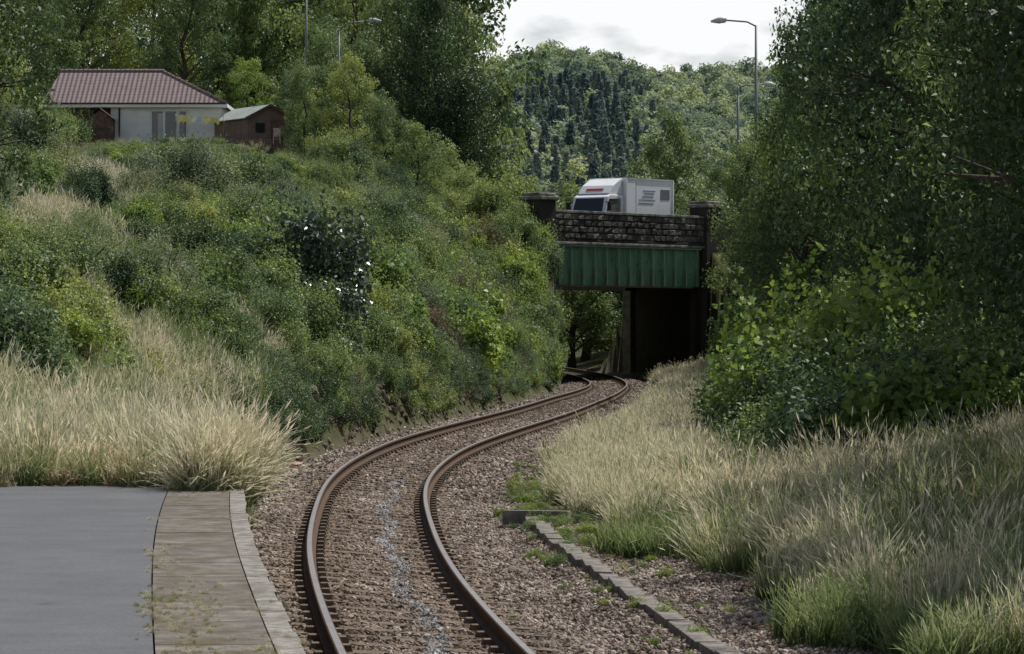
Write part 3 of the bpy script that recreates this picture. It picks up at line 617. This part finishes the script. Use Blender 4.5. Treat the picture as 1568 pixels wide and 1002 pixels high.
# ------------------------------------------------------------------ lorry
lx,ly=RW(9.0,2.55)
lo=empty('box_lorry',(lx,ly,6.205),(0,0,math.atan2(-U[1],-U[0])))
wp=simple('white_vehicle_paint',(.8,.81,.82),.35,.03,3,spec=.5); wb=simple('white_box_panel',(.8,.81,.82),.5,.05,1.2,spec=.4)
glass=M('dark_glass'); glass.col((.02,.025,.03)); glass.r(.08,.6); glass=glass.m
blk=simple('black_trim',(.02,.02,.022),.6); blue=simple('cab_grey_blue',(.22,.27,.33),.5); red=simple('red_lettering',(.45,.04,.04),.5); grey=simple('grey_lettering',(.16,.17,.18),.6)
tyre=simple('tyre',(.025,.025,.025),.8); alu=simple('aluminium_trim',(.5,.5,.5),.4,metal=.6)
prism('cargo_box',[(-2.4,.8),(1.35,.8),(1.35,3.12),(-2.4,3.12)],-1.1,1.1,wb,lo,.03)
box('box_rail_top',(3.8,2.26,.07),(-.52,0,3.1),alu,lo); box('box_rail_bottom',(3.8,2.26,.08),(-.52,0,.84),alu,lo)
for xx_ in(1.36,-2.41): box('corner_post',(.08,2.26,2.3),(xx_,0,1.97),wp,lo)
prism('cab',[(1.42,.45),(3.0,.45),(3.05,1.25),(2.72,2.2),(2.5,2.32),(1.42,2.32)],-1.0,1.0,wp,lo,.05)
prism('wind_deflector',[(1.44,2.33),(2.55,2.34),(2.2,2.75),(1.6,3.08),(1.44,3.08)],-.92,.92,wp,lo,.06)
v=[(3.062,-.88,1.3),(3.062,.88,1.3),(2.762,.82,2.14),(2.762,-.82,2.14)]; mesh_obj('windscreen',v,[(0,1,2,3)],glass,parent=lo)
for sgn in(-1,1):
    yv_=1.004*sgn; v=[(1.75,yv_,1.35),(2.88,yv_,1.35),(2.6,yv_,2.1),(1.75,yv_,2.15)]; mesh_obj('side_window',v,[(0,1,2,3)],glass,parent=lo)
    box('mirror',(.1,.2,.42),(2.85,sgn*1.2,1.75),blk,lo,bevel=.02); box('mirror_arm',(.03,.2,.03),(2.85,sgn*1.08,1.95),blk,lo)
    box('door_gap',(.02,.012,1.5),(1.7,sgn*1.003,1.4),blk,lo)
box('grille',(.06,1.7,.32),(3.05,0,.95),blk,lo); box('bumper',(.2,2.0,.3),(3.02,0,.5),blue,lo,bevel=.03)
for sgn in(-1,1): box('headlamp',(.06,.28,.16),(3.07,sgn*.78,.72),alu,lo)
box('deflector_logo',(.012,1.0,.12),(2.38,0,2.56),red,lo,rot=(0,-.7,0))
for sgn in(-1,1):
    box('side_door',(.62,.012,1.9),(.95,sgn*1.105,1.95),wp,lo); box('side_door_gap',(.02,.02,1.95),(.62,sgn*1.105,1.95),grey,lo)
    for k_,(px,w_,h_,z_) in enumerate([(-.45,1.0,.04,2.55),(-.45,.8,.04,2.42),(-.35,.9,.045,2.27),(-.3,1.3,.03,2.12),(-.2,1.2,.05,1.95),(-1.75,.75,.5,2.4)]): box('lettering_%d'%k_,(w_,.008,h_),(px,sgn*1.106,z_),grey,lo)
box('chassis',(5.0,.8,.25),(0,0,.6),blk,lo)
for xx_ in(-1.4,2.2):
    for sgn in(-1,1):
        v,f=tube_geo([(0,-.14,0),(0,-.12,0),(0,.12,0),(0,.14,0)],[.3,.4,.4,.3],20); o=mesh_obj('wheel',v,f,tyre,parent=lo); o.location=(xx_,sgn*.85,.4)
# ------------------------------------------------------------------ bungalow, shed, garden
zg=13.75
hs=empty('bungalow',(0,0,0))
render_w=simple('white_render',(.82,.84,.84),.85,.06,1.5)
m=M('roof_tiles'); p=m.obj(); w1=m.new('ShaderNodeTexWave'); w1.wave_type='BANDS'; w1.bands_direction='X'; w1.inputs['Scale'].default_value=1.05; m.l.new(p,w1.inputs[0])
w2=m.new('ShaderNodeTexWave',bands_direction='Y',wave_profile='SAW'); w2.inputs['Scale'].default_value=.9; m.l.new(p,w2.inputs[0])
c=m.ramp(m.noise(2.5,6,p),[(.3,(.16,.12,.12)),(.7,(.27,.205,.2))]); c=m.mix(.45,c,m.ramp(w2.outputs['Fac'],[(0,(.08,.06,.06)),(.4,(.27,.21,.21))])); m.col(c); m.r(.85,.2); m.bump(m.math('ADD',w1.outputs['Fac'],w2.outputs['Fac']),.8,.08); roofm=m.m
fascia=simple('white_fascia',(.75,.76,.78),.5,.03); darkb=simple('dark_gutter',(.05,.04,.035),.6); brickred=simple('red_brown_timber',(.15,.095,.08),.8,.3,4)
box('walls',(7.0,6.5,2.8),(-21.8,209.2,zg+1.05),render_w,hs)
box('side_wall',(3.6,5.9,2.7),(-27.1,209.6,zg+1.0),brickred,hs)
ez=zg+2.5
v=[(-29.6,205.2,ez),(-17.95,205.2,ez),(-17.95,213.4,ez),(-29.6,213.4,ez),(-28.9,209.3,ez+2.35),(-22.4,209.3,ez+2.35)]
mesh_obj('roof',v,[(0,1,5,4),(1,2,5),(2,3,4,5),(3,0,4),(0,3,2,1)],roofm,parent=hs)
fw=11.65; fx=-23.78
box('eaves_fascia',(fw,.05,.22),(fx,205.17,ez-.1),fascia,hs); box('gutter',(fw,.12,.1),(fx,205.09,ez+.02),darkb,hs); box('soffit',(fw-.1,.8,.04),(fx,205.6,ez-.2),fascia,hs); box('side_fascia',(.05,8.2,.22),(-17.92,209.3,ez-.1),fascia,hs)
tube('ridge_tiles',[(-29.0,209.3,ez+2.38),(-22.3,209.3,ez+2.38)],[.12,.12],roofm,hs); tube('hip_tiles',[(-22.4,209.3,ez+2.36),(-17.95,205.2,ez+.02)],[.11,.11],roofm,hs)
winf=simple('window_frame',(.75,.76,.78),.4,.02); curtain=simple('curtain',(.55,.55,.56),.8,.2,12)
for i,(wx,wd) in enumerate(((-22.35,.78),(-21.5,.78),(-20.75,.5))):
    box('window_glass',(wd,.03,1.85),(wx,205.93,zg+1.15),glass,hs)
    for dx in(-wd/2,wd/2): box('window_frame_v',(.07,.08,1.95),(wx+dx,205.9-.003*i,zg+1.15),winf,hs)
    box('window_frame_h',(wd,.08,.07),(wx,205.9,zg+2.1),winf,hs)
box('curtain_panel',(.45,.02,1.7),(-22.1,205.9,zg+1.1),curtain,hs)
prism('porch',[(-26.4,zg-.3),(-25.0,zg-.3),(-25.0,zg+1.55),(-25.8,zg+2.05),(-26.4,zg+1.55)],204.2,205.6,brickred,hs)
mesh_obj('porch_roof',[(-26.9,203.9,zg+1.5),(-25.8,203.9,zg+2.2),(-24.8,203.9,zg+1.45),(-26.9,205.7,zg+1.5),(-25.8,205.7,zg+2.2),(-24.8,205.7,zg+1.45)],[(0,1,4,3),(1,2,5,4)],roofm,parent=hs)
tube('downpipe',[(-24.75,205.85,zg),(-24.75,205.85,ez-.1)],[.05,.05],darkb,hs,8)
# overgrown garden corner that hides the left end of the bungalow
n=70; x=rng.uniform(-31,-26.6,n); y=rng.uniform(196,203,n); scatter('garden_shrubs',x,y,rng.uniform(.6,1.3,n),rng.choice([0,1,2,3],n),B,zo=.2,sz=1.3)
sh=empty('garden_shed',(-15.0,201.5,13.45),(0,0,math.radians(30))); sh.scale=(1.08,1.15,1.05)
m=M('shed_boards'); p=m.obj(); w=m.new('ShaderNodeTexWave',bands_direction='Z',wave_profile='SAW'); w.inputs['Scale'].default_value=2.2; m.l.new(p,w.inputs[0]); m.col(m.mix(.5,m.ramp(w.outputs['Fac'],[(0,(.06,.042,.036)),(.3,(.24,.17,.145))]),m.ramp(m.noise(3,4,p),[(.3,(.12,.085,.075)),(.7,(.26,.185,.16))]))); m.r(.85,.2); shb=m.m
felt=simple('roofing_felt',(.3,.32,.31),.8,.15,2)
prism('shed_body',[(-1.35,-.6),(1.35,-.6),(1.35,1.6),(0,2.3),(-1.35,1.6)],0,4.2,shb,sh)
for sgn in(-1,1):
    v=[(sgn*1.6,-.2,1.5),(0,-.2,2.34),(0,4.4,2.34),(sgn*1.6,4.4,1.5)]; v2=[(a_[0],a_[1],a_[2]+.05) for a_ in v]
    mesh_obj('shed_roof_panel',v+v2,[(0,1,2,3),(4,7,6,5),(0,4,5,1),(1,5,6,2),(2,6,7,3),(3,7,4,0)],felt,parent=sh)
    mesh_obj('barge_board',[(sgn*1.62,-.23,1.42),(0,-.23,2.27),(0,-.23,2.42),(sgn*1.62,-.23,1.57)],[(0,1,2,3)],brickred,parent=sh)
box('shed_window_left',(.5,.03,.5),(-.55,-.02,1.0),glass,sh); box('shed_door',(.75,.04,1.6),(.5,-.02,.7),brickred,sh); box('shed_window_frame',(.6,.02,.6),(-.55,-.005,1.0),darkb,sh)
wl=empty('washing_line'); 
pole=simple('grey_metal',(.2,.21,.22),.55,.05,metal=.3)
tube('post_near',[(-20.9,203,zg-.3),(-20.9,203,zg+1.75)],[.03,.03],pole,wl,6); tube('post_far',[(-17.9,203,zg-.3),(-17.9,203,zg+1.6)],[.03,.03],pole,wl,6)
tube('line',[(-20.9,203,zg+1.7),(-19.4,203,zg+1.5),(-17.9,203,zg+1.55)],[.01]*3,pole,wl,4)
for i,(x0,x1,h_,cc) in enumerate([(-20.8,-20.0,.45,(.85,.76,.35)),(-19.9,-19.2,.35,(.75,.77,.77)),(-19.1,-18.2,.4,(.85,.76,.3))]):
    vs=[];fs=[]
    for k_ in range(9):
        t=k_/8; xq=x0+(x1-x0)*t; zq=zg+1.68-.06*(xq+20.9); vs+=[(xq,203+.05*math.sin(t*12),zq),(xq+.03*math.sin(k_),203+.12*math.sin(t*9+1),zq-h_*(1+.25*math.sin(k_*2)))]
    for k_ in range(8): b=k_*2; fs.append((b,b+2,b+3,b+1))
    mesh_obj('towel_%d'%i,vs,fs,simple('towel_%d'%i,cc,.9,.08),parent=wl)
n=60; x=rng.uniform(-21.5,-17.5,n); y=rng.uniform(199.5,200.5,n); scatter('garden_hedge',x,y,rng.uniform(.2,.3,n),rng.choice([2,0],n),B)
fn=empty('garden_fence'); 
for i in range(22): box('fence_board_%d'%i,(.14,.02,.55+.04*(i%3)),(-16.6+i*.2,200.3,13.2+.25),shb,fn)
box('fence_rail',(4.5,.04,.08),(-14.5,200.34,13.55),shb,fn)
ch=empty('garden_chair',(-14.4,199.9,13.45))
pk=simple('pink_plastic',(.5,.36,.36),.6); box('seat',(.45,.45,.05),(0,0,.45),pk,ch); box('backrest',(.45,.05,.5),(0,.22,.72),pk,ch)
for i,(a_,b_) in enumerate(((-.2,-.2),(.2,-.2),(.2,.2),(-.2,.2))): box('leg_%d'%i,(.04,.04,.45),(a_,b_,.22),pk,ch)
# ------------------------------------------------------------------ street lamps
def lamp(x,y,z0,z1,arm,armz=.4):
    e=empty('street_lamp',(x,y,z0)); h=z1-z0
    tube('pole',[(0,0,-1),(0,0,h*.5),(0,0,h)],[.11,.09,.06],pole,e); tube('arm',[(0,0,h-.05),(arm*.3,0,h+armz*.7),(arm,0,h+armz)],[.05,.045,.04],pole,e)
    v,f=tube_geo([(arm,0,h+armz),(arm*1.05,0,h+armz+.03),(arm*1.05+.35*np.sign(arm),0,h+armz),(arm*1.05+.75*np.sign(arm),0,h+armz-.06)],[.07,.15,.17,.05],10); mesh_obj('lantern',v,f,simple('lantern',(.55,.57,.6),.4),parent=e,smooth=True)
lamp(12.55,168,6,17.8,-1.5,.25); lamp(14.2,205,8,17.3,1.6,.15); lamp(-10.5,198,11,20.3,1.8,.5); lamp(-12.6,200,12,24,1.5,.4)
tree(-12.4,194,17.8,0,.65)
# ------------------------------------------------------------------ sun, sky, camera
el=math.radians(58); sd=Vector((.74,.67,0)).normalized()*math.cos(el)+Vector((0,0,math.sin(el)))
su=bpy.data.lights.new('sun','SUN'); su.energy=5.0; su.angle=math.radians(.53); su.color=(1,.97,.91); so=link(bpy.data.objects.new('sun',su)); so.rotation_euler=sd.to_track_quat('Z','Y').to_euler(); so.location=(0,0,60)
W=bpy.data.worlds.new('World'); S.world=W; W.use_nodes=True; nt=W.node_tree; bg=nt.nodes['Background']
sk=nt.nodes.new('ShaderNodeTexSky'); sk.sky_type='NISHITA'; sk.sun_disc=False; sk.sun_elevation=el; sk.sun_rotation=math.atan2(sd.x,sd.y)
tc=nt.nodes.new('ShaderNodeTexCoord'); nz=nt.nodes.new('ShaderNodeTexNoise'); nz.inputs['Scale'].default_value=18; nz.inputs['Detail'].default_value=7
mp=nt.nodes.new('ShaderNodeMapping'); mp.inputs['Scale'].default_value=(1,1,2.6); nt.links.new(tc.outputs['Generated'],mp.inputs[0]); nt.links.new(mp.outputs[0],nz.inputs['Vector'])
cr=nt.nodes.new('ShaderNodeValToRGB'); cr.color_ramp.elements[0].position=.3; cr.color_ramp.elements[1].position=.48; nt.links.new(nz.outputs['Fac'],cr.inputs[0])
# cloud bank low over the horizon, clearer overhead
sx=nt.nodes.new('ShaderNodeSeparateXYZ'); nt.links.new(tc.outputs['Generated'],sx.inputs[0]); hr=nt.nodes.new('ShaderNodeMapRange'); hr.inputs[1].default_value=.13; hr.inputs[2].default_value=.3; hr.inputs[3].default_value=1; hr.inputs[4].default_value=.06
nt.links.new(sx.outputs[2],hr.inputs[0]); mu=nt.nodes.new('ShaderNodeMath'); mu.operation='MULTIPLY'; nt.links.new(cr.outputs[0],mu.inputs[0]); nt.links.new(hr.outputs[0],mu.inputs[1])
mx=nt.nodes.new('ShaderNodeMix'); mx.data_type='RGBA'; nt.links.new(mu.outputs[0],mx.inputs[0]); nt.links.new(sk.outputs[0],mx.inputs[6]); mx.inputs[7].default_value=(15,15.1,15.3,1)
nt.links.new(mx.outputs[2],bg.inputs[0]); bg.inputs[1].default_value=.065
cd=bpy.data.cameras.new('camera'); cd.sensor_width=36; cd.lens=5000/1568*36; cd.clip_end=9000; cd.clip_start=.5
co=link(bpy.data.objects.new('camera',cd)); co.location=(0,0,2.51); co.rotation_euler=(math.radians(90-.08),0,0); S.camera=co
